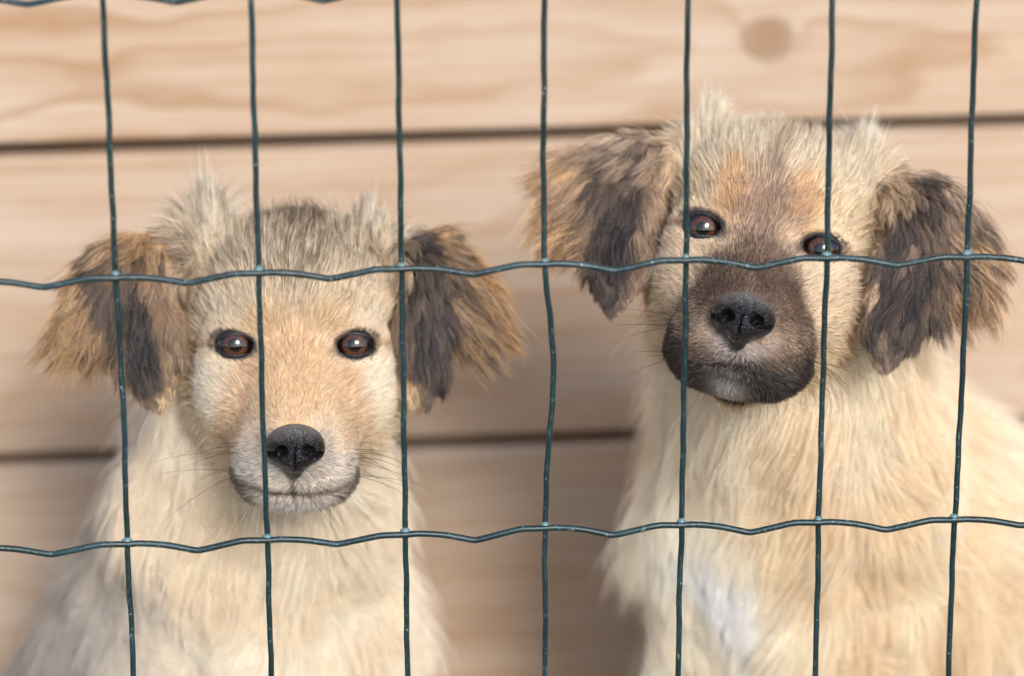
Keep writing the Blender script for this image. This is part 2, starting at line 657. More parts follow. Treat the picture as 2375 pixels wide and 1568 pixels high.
# ------------------------------------------------------------------ shared puppy materials
def fur_material():
    m = bpy.data.materials.new('puppy_fur')
    m.use_nodes = True
    t = m.node_tree
    t.nodes.clear()
    out = t.nodes.new('ShaderNodeOutputMaterial')
    a = t.nodes.new('ShaderNodeAttribute')
    a.attribute_name = 'fur_colour'
    d = t.nodes.new('ShaderNodeBsdfDiffuse')
    tr = t.nodes.new('ShaderNodeBsdfTranslucent')
    g = t.nodes.new('ShaderNodeBsdfHair')
    g.component = 'Reflection'
    g.inputs['RoughnessU'].default_value = 0.35
    g.inputs['RoughnessV'].default_value = 0.7
    g.inputs['Color'].default_value = (1, 1, 1, 1)
    m1 = t.nodes.new('ShaderNodeMixShader')
    m2 = t.nodes.new('ShaderNodeMixShader')
    m1.inputs[0].default_value = 0.38
    m2.inputs[0].default_value = 0.05
    for q in (d, tr):
        t.links.new(a.outputs['Color'], q.inputs['Color'])
    t.links.new(d.outputs[0], m1.inputs[1])
    t.links.new(tr.outputs[0], m1.inputs[2])
    t.links.new(m1.outputs[0], m2.inputs[1])
    t.links.new(g.outputs[0], m2.inputs[2])
    t.links.new(m2.outputs[0], out.inputs['Surface'])
    return m


def skin_material():
    k = NT('puppy_skin')
    a = k.n('Attribute')
    a.attribute_name = 'fur_colour'
    n = k.n('TexNoise', Scale=600.0, Detail=3.0)
    k.t.links.new(a.outputs['Color'], k.b.inputs['Base Color'])
    k.b.inputs['Roughness'].default_value = 0.8
    k.b.inputs['Specular IOR Level'].default_value = 0.2
    k.bump(n.outputs[0], 0.4, 0.0006)
    return k.m


def nose_material():
    k = NT('nose_leather')
    tc = k.n('TexCoord')
    vo = k.n('TexVoronoi', feature='DISTANCE_TO_EDGE', Scale=1150.0, Randomness=1.0)
    k.t.links.new(tc.outputs['Object'], vo.inputs['Vector'])
    no = k.n('TexNoise', Scale=420.0, Detail=5.0, Roughness=0.65)
    k.t.links.new(tc.outputs['Object'], no.inputs['Vector'])
    sp_ = k.n('TexNoise', Scale=2600.0, Detail=2.0)
    k.t.links.new(tc.outputs['Object'], sp_.inputs['Vector'])
    sep = k.n('SeparateXYZ')
    k.t.links.new(tc.outputs['Object'], sep.inputs[0])
    # dry dust lies on the upper side of the nose
    up = k.n('MapRange', interpolation_type='SMOOTHSTEP')
    k.set(up.inputs['Value'], k.math('ADD', sep.outputs[2], k.math('MULTIPLY', k.math('SUBTRACT', no.outputs[0], 0.5), 0.006)))
    up.inputs['From Min'].default_value = 0.0005
    up.inputs['From Max'].default_value = 0.0075
    c = k.mix(k.math('MULTIPLY', up.outputs[0], 0.9), rgb(20, 20, 24), rgb(122, 118, 116))
    speck = k.math('MULTIPLY', k.ramp(sp_.outputs[0], [(0.66, (0, 0, 0)), (0.72, (1, 1, 1))]), 0.25)
    c = k.mix(speck, c, rgb(150, 136, 112))
    k.set(k.b.inputs['Base Color'], c)
    k.set(k.b.inputs['Roughness'], k.ramp(up.outputs[0], [(0.0, (0.26,) * 3), (1.0, (0.46,) * 3)]))
    ed = k.ramp(vo.outputs[0], [(0.0, (0, 0, 0)), (0.16, (1, 1, 1))])
    k.bump(k.math('ADD', ed, k.math('MULTIPLY', no.outputs[0], 1.2)), 1.0, 0.0009)
    return k.m


def simple(name, c, rough, spec=0.5, noise=None):
    k = NT(name)
    if noise:
        n = k.n('TexNoise', Scale=noise[0], Detail=3.0)
        tc = k.n('TexCoord')
        k.t.links.new(tc.outputs['Object'], n.inputs['Vector'])
        k.set(k.b.inputs['Base Color'], k.ramp(n.outputs[0], [(0.3, c), (0.7, noise[1])]))
        k.bump(n.outputs[0], 0.4, 0.0003)
    else:
        k.b.inputs['Base Color'].default_value = c
    k.b.inputs['Roughness'].default_value = rough
    k.b.inputs['Specular IOR Level'].default_value = spec
    return k.m


def iris_material():
    k = NT('brown_iris')
    tc = k.n('TexCoord')
    sep = k.n('SeparateXYZ')
    k.t.links.new(tc.outputs['Object'], sep.inputs[0])
    r = k.math('SQRT', k.math('ADD', k.math('MULTIPLY', sep.outputs[0], sep.outputs[0]), k.math('MULTIPLY', sep.outputs[2], sep.outputs[2])))
    an = k.math('ARCTAN2', sep.outputs[2], sep.outputs[0])
    cv = k.n('CombineXYZ')
    k.set(cv.inputs[0], k.math('MULTIPLY', an, 9.0))
    k.set(cv.inputs[1], k.math('MULTIPLY', r, 300.0))
    n = k.n('TexNoise', Scale=1.4, Detail=3.0)
    k.t.links.new(cv.outputs[0], n.inputs['Vector'])
    fib = k.ramp(n.outputs[0], [(0.3, rgb(40, 24, 15)), (0.75, rgb(90, 55, 34))])
    q = k.math('DIVIDE', r, 0.0052)
    ringd = k.ramp(q, [(0.42, (0.9,) * 3), (0.56, (0.0,) * 3), (0.80, (0.0,) * 3), (0.98, (1,) * 3)])
    k.set(k.b.inputs['Base Color'], k.mix(ringd, fib, rgb(14, 9, 8)))
    k.b.inputs['Roughness'].default_value = 0.03
    k.b.inputs['Coat Weight'].default_value = 0.3
    k.b.inputs['Coat Roughness'].default_value = 0.01
    k.b.inputs['Specular IOR Level'].default_value = 0.55
    return k.m


M = dict(fur=fur_material(), skin=skin_material(), nose=nose_material(), iris=iris_material(),
         pupil=simple('black_pupil', rgb(4, 4, 5), 0.03, 0.6),
         ball=simple('dark_eyeball', rgb(20, 14, 12), 0.04, 0.7),
         lid=simple('dark_eyelid_skin', rgb(20, 19, 24), 0.42, 0.5, (900.0, rgb(40, 37, 44))))


# ------------------------------------------------------------------ puppy anatomy (millimetres, head frame: x right, y back, z up, eyes at 0)
EYE_X, EYE_Y, EYE_Z, EYE_R = 22.6, 8.0, 0.0, 8.6
NOSE = np.array([0.0, -34.0, -37.5])


def head_prims(P):
    ears = []
    mz = P.get('muzzle', 1.0)
    H = [(Ell((0, 46, 11), (36.5, 42, 35.5)), 10, 1),
         (Ell((0, 18, 11), (25, 17, 21)), 14, 1),
         (Ell((22, 33, -17), (18, 26, 23)), 12, 1), (Ell((-22, 33, -17), (18, 26, 23)), 12, 1),
         (Cone((0, 16, -8), (0, -21, -35), 20, 12.5), 11, 1),
         (Cone((0, 14, -26), (0, -17, -42), 23 * mz, 15.0 * mz), 9, 1),
         (Ell((9.0 * mz, -15, -45.5), (11.5 * mz, 14, 10.5)), 7, 1), (Ell((-9.0 * mz, -15, -45.5), (11.5 * mz, 14, 10.5)), 7, 1),
         (Ell((14.5 * mz, 0, -40), (9.5 * mz, 18, 13)), 9, 1), (Ell((-14.5 * mz, 0, -40), (9.5 * mz, 18, 13)), 9, 1),
         (Cone((0, 24, -44), (0, -11, -51.5), 15, 8.0), 5, 1),
         (Ell((0, -3, -45.0), (22.5 * mz, 20, 13.5)), 5, 1),
         (Ell((7.5 * mz, -5, -50.0), (10.5 * mz, 15, 8.5)), 6, 1), (Ell((-7.5 * mz, -5, -50.0), (10.5 * mz, 15, 8.5)), 6, 1),
         # brow ridges and the pads under the eyes
         (Ell((13, 4, 10), (9, 8, 6)), 7, 1), (Ell((-13, 4, 10), (9, 8, 6)), 7, 1),
         (Ell((20, 11, -18), (13, 12, 13)), 11, 1), (Ell((-20, 11, -18), (13, 12, 13)), 11, 1),
         (Ell((22.0, 12, 0), (13, 11.0, 11.5)), 7, 1), (Ell((-22.0, 12, 0), (13, 11.0, 11.5)), 7, 1),
         # eye sockets
         (Ell((EYE_X, EYE_Y - 6.5, EYE_Z - .4), (7.2, 5.6, 4.6)), 2.0, -1), (Ell((-EYE_X, EYE_Y - 6.5, EYE_Z - .4), (7.2, 5.6, 4.6)), 2.0, -1),
         (Ell(NOSE + np.array([0, -2.0, 0]), (8.6, 9.0, 7.2)), 2.0, -1),
         # mouth line
         (Ell((0, -20, -54), (11, 9, 0.5)), 1.5, -1)]
    for s in (-1, 1):
        e = P['ear'][0 if s < 0 else 1]
        c = np.array([s * e['x'], e['y'], e['z']], float)
        tip = nrm([s * e['tx'], e['ty'], -1.0])
        nn = np.array([s * e['nx'], -1.0, 0.0])
        nn = nrm(nn - tip * (nn @ tip))
        w = np.cross(tip, nn) * s                     # towards the outer edge
        if w[0] * s < 0: w = -w
        Rm = np.stack([w, nn, tip], 1)
        hl, hw = e['len'], e['wid']
        fl = Ell(c - w * hw * 0.08, (hw * 0.70, 4.5, hl), Rm)
        fl2 = Ell(c + w * hw * 0.45 - tip * hl * 0.45, (hw * 0.95, 5.0, hl * 0.50), Rm)
        top = c - tip * hl * 0.72
        fold = Ell(top + np.array([-s * 4, 2, 1]), (15, 8.5, 9))
        root = Cone((s * 27, 44, 30), top + np.array([-s * 4, 2, 0]), 11, 8)
        H += [(root, 8, 1), (fold, 7, 1), (fl, 6, 1), (fl2, 6, 1)]
        ears.append(dict(s=s, c=c, tip=tip, n=nn, w=w, hl=hl, hw=hw, prims=[(root, 8, 1), (fold, 7, 1), (fl, 6, 1), (fl2, 6, 1)], base=np.array([s * 30.0, 44, 34])))
    return H, ears


def build_puppy(P):
    t0 = time.time()
    hR = np.stack([RT, FWD, UP], 1)                   # a head that looks straight into the lens
    a, b, c = [R(x) for x in P['turn']]               # extra pitch (nose up), yaw (nose to the right), roll (clockwise)
    Rx = np.array([[1, 0, 0], [0, math.cos(a), math.sin(a)], [0, -math.sin(a), math.cos(a)]])
    Rz = np.array([[math.cos(b), -math.sin(b), 0], [math.sin(b), math.cos(b), 0], [0, 0, 1]])
    Ry = np.array([[math.cos(c), 0, math.sin(c)], [0, 1, 0], [-math.sin(c), 0, math.cos(c)]])
    Rh = hR @ Ry @ Rz @ Rx
    eye_mid = at(*P['eyes']) * 1000.0
    base = np.array([P['base'][0], P['base'][1], 0.0])
    S = P.get('scale', 1.0)
    th = eye_mid - base                               # head origin in the puppy frame (mm)

    def to_world(h): return th + (np.asarray(h, float) * S) @ Rh.T
    def to_head(p): return ((p - th) @ Rh) / S
    prims, ears = head_prims(P)
    prims = [(x.moved(Rh.astype(np.float32), th.astype(np.float32)) if S == 1 else x.moved(Rh.astype(np.float32), th.astype(np.float32)), k, sg) for x, k, sg in prims]
    ear_w = [[(x.moved(Rh.astype(np.float32), th.astype(np.float32)), k, sg) for x, k, sg in e['prims']] for e in ears]
    # body (puppy frame, world axes, millimetres above the ground)
    hc = to_world((0, 48, -4))
    B = P['body']
    ch, br, ru = [np.array(B[q], float) for q in ('chest', 'barrel', 'rump')]
    body = [(Cone(hc, ch + np.array([0, -8, 38]), 33, B['neck_r']), 16, 1),
            (Ell(ch, B['chest_r']), 26, 1),
            (Cone(ch + np.array([0, 22, 0]), br, B['chest_r'][0] * 0.92, 58), 24, 1),
            (Cone(br, ru, 58, 54), 24, 1)]
    for s in (-1, 1):
        sh = ch + np.array([s * 30, 4, -28])
        el = np.array([ch[0] + s * 31, ch[1] + 14, ch[2] * 0.46])
        wr = np.array([ch[0] + s * 29, ch[1] - 6, 34.0])
        pw = np.array([ch[0] + s * 29, ch[1] - 22, 15.0])
        body += [(Cone(sh, el, 30, 20), 16, 1), (Cone(el, wr, 19, 14), 10, 1), (Cone(wr, pw, 14, 15), 8, 1),
                 (Ell(pw + np.array([0, -4, 0]), (18, 22, 14)), 7, 1)]
        side = np.cross(nrm(ru - ch) * np.array([1, 1, 0]), [0, 0, 1])
        th_c = ru + side * s * 40 + np.array([0, -20, -20])
        kn = th_c + np.array([0, -52, -18])
        ft = np.array([kn[0], kn[1] - 4, 14.0])
        body += [(Ell(th_c, (34, 46, 50)), 18, 1), (Cone(kn, ft, 22, 14), 10, 1), (Ell(ft + np.array([0, -10, 0]), (16, 26, 13)), 7, 1)]
    tl = ru + np.array([B['tail'] * 36, 10, -30])
    body += [(Cone(tl, tl + np.array([B['tail'] * 60, 5, -50]), 14, 9), 10, 1)]
    # keep everything above the ground
    allp = prims + body

    def fn(p): return evaluate(allp, p)
    def fn_body(p): return evaluate(body, p)
    lo = np.array([min(-190, th[0] - 110), min(th[1] - 60, -60), 0.0])
    hi = np.array([max(190, th[0] + 110), ru[1] + 110, th[2] + 75])
    V, F = polygonise(fn, lo, hi, 2.6)
    V[:, 2] = np.maximum(V[:, 2], 0.5)
    print(P['name'], 'mesh', len(V), round(time.time() - t0, 1))

    def ear_of(p):
        d = np.stack([evaluate(e, p) for e in ear_w], -1)
        i = d.argmin(1)
        return i, d[np.arange(len(p)), i]

    def regions(p):
        p = p.astype(np.float32)
        h = to_head(p)
        ei, ed = ear_of(p)
        db = fn_body(p)
        dh = evaluate(prims[:24], p)
        w_ear = sstep(3.0, 0.6, ed) * sstep(33, 40, np.abs(h[:, 0]) - 0.12 * np.minimum(h[:, 2] - 30, 0))
        w_body = sstep(-5, 6, dh - db) * (1 - w_ear)
        return h, ei, w_ear, w_body

    root = empty('puppy', base * MM)
    tag(root, P['label'], 'puppy', 'puppies behind the fence')
    # skin
    h, ei, we, wb = regions(V)
    colr = P['pigment'](V, h, ears, ei, we, wb)[0]
    me = bpy.data.meshes.new('body')
    me.from_pydata([tuple(x) for x in V * MM], [], [tuple(int(i) for i in x) for x in F])
    me.polygons.foreach_set('use_smooth', [True] * len(me.polygons))
    ca = me.attributes.new('fur_colour', 'FLOAT_COLOR', 'POINT')
    lin = s2l(colr * 0.86)
    ca.data.foreach_set('color', np.hstack([lin, np.ones((len(lin), 1))]).astype(np.float32).ravel())
    me.materials.append(M['skin'])
    bo = bpy.data.objects.new('body', me)
    COL.objects.link(bo)
    bo.parent = root

    # ---------------- roots of the coat
    tri = np.vstack([F[:, [0, 1, 2]], F[:, [0, 2, 3]]])
    pa, pb, pc = V[tri[:, 0]], V[tri[:, 1]], V[tri[:, 2]]
    area = 0.5 * np.linalg.norm(np.cross(pb - pa, pc - pa), axis=1)
    cen = (pa + pb + pc) / 3
    hc_, eic, wec, wbc = regions(cen)
    dnose = np.linalg.norm(hc_ - NOSE, axis=1)
    dens = np.interp(dnose, [10, 30, 55, 85], [13.0, 11.0, 7.8, 5.0])
    dens = dens * (1 - wec) + wec * 4.4
    dens = dens * (1 - wbc) + wbc * 2.9
    toward = np.einsum('ij,j->i', nrm(np.cross(pb - pa, pc - pa)), -FWD)
    dens *= np.where(toward > -0.25, 1.0, 0.2)
    dens *= np.interp(cen[:, 1] - ch[1], [50, 110], [1.0, 0.35]) * np.interp(cen[:, 2], [40, 130], [0.35, 1.0])
    for (tx, ty, tz, tr, tl_) in P['tufts']:
        dens *= 1 + 1.6 * np.exp(-((((hc_ - np.array([tx, ty, tz])) / tr) ** 2).sum(1)) ** 2)
    wgt = area * dens * P.get('density', 1.0)
    N = int(wgt.sum())
    pick = RNG.choice(len(tri), N, p=wgt / wgt.sum())
    u, v = RNG.random(N), RNG.random(N)
    fl = u + v > 1
    u[fl], v[fl] = 1 - u[fl], 1 - v[fl]
    roots = pa[pick] + u[:, None] * (pb - pa)[pick] + v[:, None] * (pc - pa)[pick]
    h, ei, we, wb = regions(roots)
    # bare places: eyes, nose
    L = P['lids']
    keep = np.ones(N, bool)
    for s in (-1, 1):
        lx, lz = (h[:, 0] - s * EYE_X) * s, h[:, 2] - EYE_Z
        keep &= ~(((lx / 7.2) ** 2 + ((lz + 0.08 * (-lx)) / 4.5) ** 2 < 1) & (h[:, 1] < 22))
    nq = (h - NOSE) / np.array([9.6, 11, 8.6])
    keep &= (nq ** 2).sum(1) > 0.95
    keep &= ~((roots[:, 2] < 3))
    edist = ear_of(roots.astype(np.float32))[1]
    keep &= ~((we < 0.5) & (edist < 7) & (edist > 2.2) & (np.abs(h[:, 0]) > 34) & (h[:, 2] < 24))
    roots, h, ei, we, wb = roots[keep], h[keep], ei[keep], we[keep], wb[keep]
    N = len(roots)
    n = gradient(fn, roots.astype(np.float32), 1.2).astype(float)
    dn = np.linalg.norm(h - NOSE, axis=1)
    # ---------------- lengths
    ln = np.interp(dn, [8, 22, 40, 58, 80, 105], [2.8, 3.8, 5.0, 7.5, 12, 15])
    lower = sstep(-56.5, -61, h[:, 2]) * (np.abs(h[:, 0]) < 15)
    ln = ln * (1 + lower * 0.35 + 0.55 * sstep(-43, -50, h[:, 2]) * sstep(8, 16, np.abs(h[:, 0])))
    cheek = sstep(24, 36, np.abs(h[:, 0])) * sstep(12, -14, h[:, 2]) * sstep(8, 30, h[:, 1])
    ln = ln + cheek * 1.5
    for s in (-1, 1):
        q = np.sqrt(((h[:, 0] - s * EYE_X) / 10.5) ** 2 + (h[:, 2] / 8.2) ** 2)
        ln *= np.where(h[:, 1] < 24, np.interp(q, [0.7, 1.05, 1.5], [0.25, 0.5, 1.0]), 1)
    tuft = np.zeros(N)
    for (tx, ty, tz, tr, tl_) in P['tufts']:
        w = np.exp(-((((h - np.array([tx, ty, tz])) / tr) ** 2).sum(1)) ** 2)
        tuft = np.maximum(tuft, w)
        ln = ln + w * tl_
    ear_len = np.zeros(N)
    ear_dir = np.zeros((N, 3))
    eu, ev = np.zeros(N), np.zeros(N)
    for i, e in enumerate(ears):
        q = ei == i
        r = h[q] - e['c']
        uu, vv = r @ e['w'] / e['hw'], r @ e['tip'] / e['hl']
        eu[q], ev[q] = uu, vv
        ear_len[q] = 13 + 11 * sstep(0.1, 0.9, uu) * sstep(0.45, -0.2, vv) - 7 * sstep(0.25, 0.8, vv)
        d = e['tip'] * (0.75 + 0.4 * sstep(-.8, .2, vv))[:, None] + e['w'] * ((0.05 + 0.95 * sstep(-0.1, 1.0, uu)) * (0.35 + 0.65 * sstep(0.6, -0.2, vv)) + 0.6 * sstep(-0.35, -1.0, vv))[:, None]
        d -= e['w'] * (0.75 * sstep(-0.05, 0.6, vv) * sstep(-0.2, 0.9, uu))[:, None]
        ear_dir[q] = d
    ln = ln * (1 - we) + we * ear_len
    lv = vnoise(roots, 7, 2, off=9)
    ln *= 1 + 0.28 * we * lv[:, 0]
    body_len = np.interp(roots[:, 2], [30, 90, 150], [8, 16, 22])
    body_len = body_len * (1 + 0.30 * vnoise(roots, 16, 1, off=6)[:, 0])
    ln = ln * (1 - wb) + wb * body_len
    ln *= RNG.uniform(0.72, 1.12, N)
    # ---------------- combing
    away = h - (NOSE + np.array([0, 10, -3]))
    away = away / (np.linalg.norm(away, axis=1)[:, None] + 1e-6)
    gh = away.copy()
    gh += cheek[:, None] * np.array([0, 0.5, -0.45])
    sidew = sstep(24, 37, np.abs(h[:, 0])) * sstep(26, 10, h[:, 2])
    gh[:, 0] *= 1 - 0.75 * sidew
    gh[:, 1] += 0.6 * sidew
    crown = sstep(16, 40, h[:, 2])
    gh += crown[:, None] * np.array([0, 0.1, 0.35])
    gh += vnoise(h, 9) * 0.16 + vnoise(h, 30, off=2) * 0.12
    gh = gh + tuft[:, None] * np.array([0, -0.1, 1.6]) + (tuft * np.sign(h[:, 0]) * P['tuft_out'])[:, None] * np.array([1.0, 0, 0])
    ear_dir += vnoise(h, 16, off=1) * 0.20
    gw = gh @ Rh.T
    ge = ear_dir @ Rh.T
    gb = np.tile(np.array([0, -0.22, -1.0]), (N, 1))
    sidex = (roots[:, 0] - ch[0]) / 60.0
    gb[:, 0] += 0.55 * np.clip(sidex, -1.4, 1.4)
    gb += vnoise(roots, 45, off=3) * 0.60 + vnoise(roots, 16, off=4) * 0.38
    g = gw * (1 - we - wb)[:, None] + ge * we[:, None] + gb * wb[:, None]
    g = g - n * np.einsum('ij,ij->i', g, n)[:, None]
    g = nrm(g)
    lift = np.interp(dn, [10, 40, 70, 100], [0.42, 0.40, 0.45, 0.6])
    lift = lift * (1 - 0.25 * cheek) * (1 - 0.55 * sidew) + 0.22 * sstep(-42, -50, h[:, 2]) * (dn > 12)
    lift = lift * (1 - we) + we * 0.22
    lift = lift * (1 - wb) + wb * 0.62
    lift = lift + tuft * 0.9
    lift *= RNG.uniform(0.6, 1.4, N)
    stray = (RNG.random(N) < 0.05) * (ln > 9)
    ln = ln * (1 + (0.35 - 0.2 * we) * stray)
    lift = lift + 0.25 * stray
    # ---------------- strands
    K = 7
    tt = np.linspace(0, 1, K)
    rnd = RNG.standard_normal((N, 3))
    curl_ph = RNG.uniform(0, 3.0, N)
    wav = (0.10 + 0.34 * we + 0.14 * wb)
    grav = 0.20 * we + 0.25 * wb + 0.03
    grav = grav * (1 - tuft)
    pos = np.zeros((N, K, 3))
    cur = roots - n * 0.35
    pos[:, 0] = cur
    side = np.cross(g, n)
    vn25 = vnoise(roots, 25, 1)[:, 0] * 2
    curl_e = we * np.where(eu > 0.35, 1, 0.3)
    for k in range(1, K):
        t = tt[k - 0] - 0.5 / (K - 1)
        d = g * (0.65 + 0.5 * t) + n * (lift * (1.25 - 1.1 * t))[:, None] + rnd * 0.055
        d += side * (wav * np.sin(curl_ph * 0.35 + (4.5 + 2.0 * we) * t + vn25))[:, None]
        d += np.array([0, 0, -1.0]) * (grav * t * 1.5)[:, None]
        d += (n * 0.5 - g * 0.1) * (curl_e * t * t * 0.9)[:, None]
        d = nrm(d)
        cur = cur + d * (ln / (K - 1))[:, None]
        pos[:, k] = cur
    # ---------------- locks
    csize = np.interp(dn, [15, 45, 80], [0.5, 0.9, 1.8]) * (1 - we) + 2.8 * we
    csize = csize * (1 - wb) + 4.2 * wb
    pc_ = np.clip(0.55 / (csize ** 2), 0.004, 0.5) / 3
    isg = RNG.random(N) < pc_
    isg[:3] = True
    gi = np.flatnonzero(isg)
    kd = kdtree.KDTree(len(gi))
    for q, i in enumerate(gi):
        kd.insert(roots[i], q)
    kd.balance()
    near = np.fromiter((kd.find(x)[1] for x in roots), int, N)
    near = gi[near]
    vn1 = None
    cl = np.interp(dn, [15, 45, 80], [0.12, 0.24, 0.36]) * (1 - we) + 0.90 * we
    cl = cl * (1 - wb) + 0.40 * wb
    cl *= RNG.uniform(0.55, 1.15, N) * (1 - 0.8 * stray) * (1 - 0.5 * we * sstep(0.2, 0.7, ev))
    dist_g = np.linalg.norm(roots - roots[near], axis=1)
    cl *= np.exp(-(dist_g / (csize * 2.5 + 1e-6)) ** 2)
    cl *= (np.abs(we - we[near]) < 0.35) * (np.abs(wb - wb[near]) < 0.5) * (np.einsum('ij,ij->i', n, n[near]) > 0.4)
    sc = np.clip(ln / ln[near], 0.5, 1.6)
    gpos = roots[near][:, None, :] + (pos[near] - roots[near][:, None, :]) * sc[:, None, None]
    pos = pos + (gpos - pos) * (np.clip(cl, 0, 0.95)[:, None] * tt[None, :] ** 0.9)[:, :, None]
    # ---------------- pigment
    c_mid, c_tip, darkp = P['pigment'](roots, h, ears, ei, we, wb)
    lw = (0.75 * we + 0.5 * wb)[:, None]
    c_mid, c_tip = c_mid * (1 - lw) + c_mid[near] * lw, c_tip * (1 - lw) + c_tip[near] * lw
    lockr = RNG.standard_normal(N)
    lock = lockr[near]
    vari = 1 + lock * (0.05 + 0.13 * we - 0.015 * wb) + (0.13 - 0.07 * we - 0.095 * wb) * RNG.standard_normal(N)
    vari = np.clip(vari, 0.55, 1.3)
    isd = RNG.random(N) < darkp * np.clip(1 + 0.7 * lock, 0.2, 2)
    c_mid = c_mid * vari[:, None]
    c_tip = np.where(isd[:, None], c_tip, c_mid * 1.03)
    c_root = c_mid * 0.90
    wt = np.interp(tt, [0, 0.35, 0.62, 1.0], [0, 0, 0.6, 1.0])
    wr = np.interp(tt, [0, 0.4], [1, 0])
    cc = c_mid[:, None, :] * (1 - wt)[None, :, None] + c_tip[:, None, :] * wt[None, :, None]
    cc = cc * (1 - wr)[None, :, None] + c_root[:, None, :] * wr[None, :, None]
    cc = s2l(np.clip(cc, 3, 253))
    lum = cc.mean(-1, keepdims=True)
    cc = np.clip(cc ** np.interp(lum, [0.02, 0.12, 0.45], [1.0, 0.80, 0.56]), 0, 0.96)   # a fibre is paler than the coat it makes up
    rad = np.interp(dn, [12, 40, 75], [0.074, 0.086, 0.106]) * (1 - we) + 0.125 * we
    rad = rad * (1 - wb) + 0.105 * wb
    rad = rad[:, None] * np.interp(tt, [0, 0.5, 0.8, 1.0], [1.0, 0.95, 0.65, 0.12])[None, :]
    kind = np.where(we > 0.5, 1, np.where(wb > 0.5, 2, 0))
    for kk, nm in ((0, 'face_fur'), (1, 'ear_fur'), (2, 'body_fur')):
        q = kind == kk
        make_strands(nm, pos[q] * MM, rad[q] * MM, cc[q], M['fur'], root)
    print(P['name'], 'strands', N, round(time.time() - t0, 1))

    # ---------------- whiskers
    wpos, wrad, wcol = [], [], []
    KW = 10

    def whisk(p0, d, L_, droop, r0, col):
        cur = np.array(p0, float)
        d = nrm(d)
        pts = [cur.copy()]
        for k in range(KW - 1):
            d = nrm(d + np.array([0, 0, -droop / KW]) + RNG.standard_normal(3) * 0.02)
            cur = cur + d * L_ / (KW - 1)
            pts.append(cur.copy())
        wpos.append(to_world(np.array(pts)))
        wrad.append(np.interp(np.linspace(0, 1, KW), [0, 0.5, 1], [r0, r0 * 0.75, r0 * 0.15]))
        wcol.append(np.tile(s2l(col), (KW, 1)))

    for s in (-1, 1):
        for j in range(11):
            p0 = np.array([s * RNG.uniform(13, 21), RNG.uniform(-20, -6), RNG.uniform(-52, -36)])
            whisk(p0, (s * 1.0, RNG.uniform(-0.1, 0.5), RNG.uniform(-0.3, 0.35)), RNG.uniform(20, 40), RNG.uniform(0.3, 1.0), 0.10, (38, 34, 30))
        for j in range(7):
            p0 = np.array([s * RNG.uniform(4, 17), RNG.uniform(-16, -6), RNG.uniform(-61, -56)])
            whisk(p0, (s * RNG.uniform(0, 0.8), RNG.uniform(-0.4, 0.2), -1), RNG.uniform(10, 22), 0.3, 0.075, (60, 54, 46))
        for j in range(4):
            p0 = np.array([s * RNG.uniform(12, 19), RNG.uniform(-4, 0), RNG.uniform(11, 16)])
            whisk(p0, (s * RNG.uniform(0.6, 1.0), -0.25, RNG.uniform(0.3, 0.9)), RNG.uniform(16, 26), -0.4, 0.07, (58, 52, 44))
    make_strands('whiskers', np.array(wpos) * MM, np.array(wrad) * MM, np.array(wcol), M['fur'], root)

    # ---------------- nose
    NP = [(Ell((0, 0, 1.2), (10.6, 8.4, 7.4)), 3, 1),
          (Ell((5.6, -2.2, -1.2), (4.9, 5.4, 4.6)), 3, 1), (Ell((-5.6, -2.2, -1.2), (4.9, 5.4, 4.6)), 3, 1),
          (Ell((0, -3.2, -3.0), (4.6, 5.6, 6.6)), 2.5, 1),
          (Cone((0, -2, -5), (0, -0.8, -9.0), 6.2, 2.6), 2.5, 1),
          (Ell((0, -8.2, 4.2), (0.8, 1.0, 4.0)), 1.6, -1)]
    for s in (-1, 1):
        ca_, sa_ = math.cos(0.32 * s), math.sin(0.32 * s)
        Rn = np.array([[ca_, 0, -sa_], [0, 1, 0], [sa_, 0, ca_]])
        NP += [(Ell((s * 4.9, -7.2, -1.2), (2.5, 5.5, 2.15), Rn), 0.9, -1),
               (Ell((s * 7.9, -5.2, -2.6), (3.4, 4.5, 0.95), Rn), 0.9, -1)]
    NP += [(Ell((0, -8.6, -5.5), (0.30, 2.0, 6.5)), 0.5, -1)]

    def fnn(p): return evaluate(NP, p)
    nv_, nf_ = polygonise(fnn, (-13, -12, -14), (13, 11, 11), 0.4, 4)
    no = mesh_obj('nose', nv_ * MM, nf_, M['nose'], root)
    no.matrix_local = to_matrix(Rh, to_world(NOSE) * MM, P['nose_scale'])

    # ---------------- eyes
    for s in (-1, 1):
        ec = to_world((s * EYE_X, EYE_Y, EYE_Z))
        q = nrm((CAM * 1000 - base) - ec)             # looks into the lens
        z = nrm(Rh[:, 2] - q * (Rh[:, 2] @ q))
        Re = np.stack([np.cross(z, -q) * -1, -q, z], 1)
        Re[:, 0] = np.cross(Re[:, 1], Re[:, 2])
        v, f = cap(EYE_R, math.pi, 20, 28)
        eo = mesh_obj('eye', v * MM, f, M['ball'], root)
        eo.matrix_local = to_matrix(Re, ec * MM, 1)
        v, f = cap(EYE_R + 0.05, math.asin(5.2 / EYE_R), 12, 36)
        mesh_obj('iris', v * MM, f, M['iris'], eo)
        v, f = cap(EYE_R + 0.09, math.asin(2.6 / EYE_R), 6, 28)
        mesh_obj('pupil', v * MM, f, M['pupil'], eo)
        # eyelids: a ring of dark skin lying on the eyeball
        W = []
        NS = 48
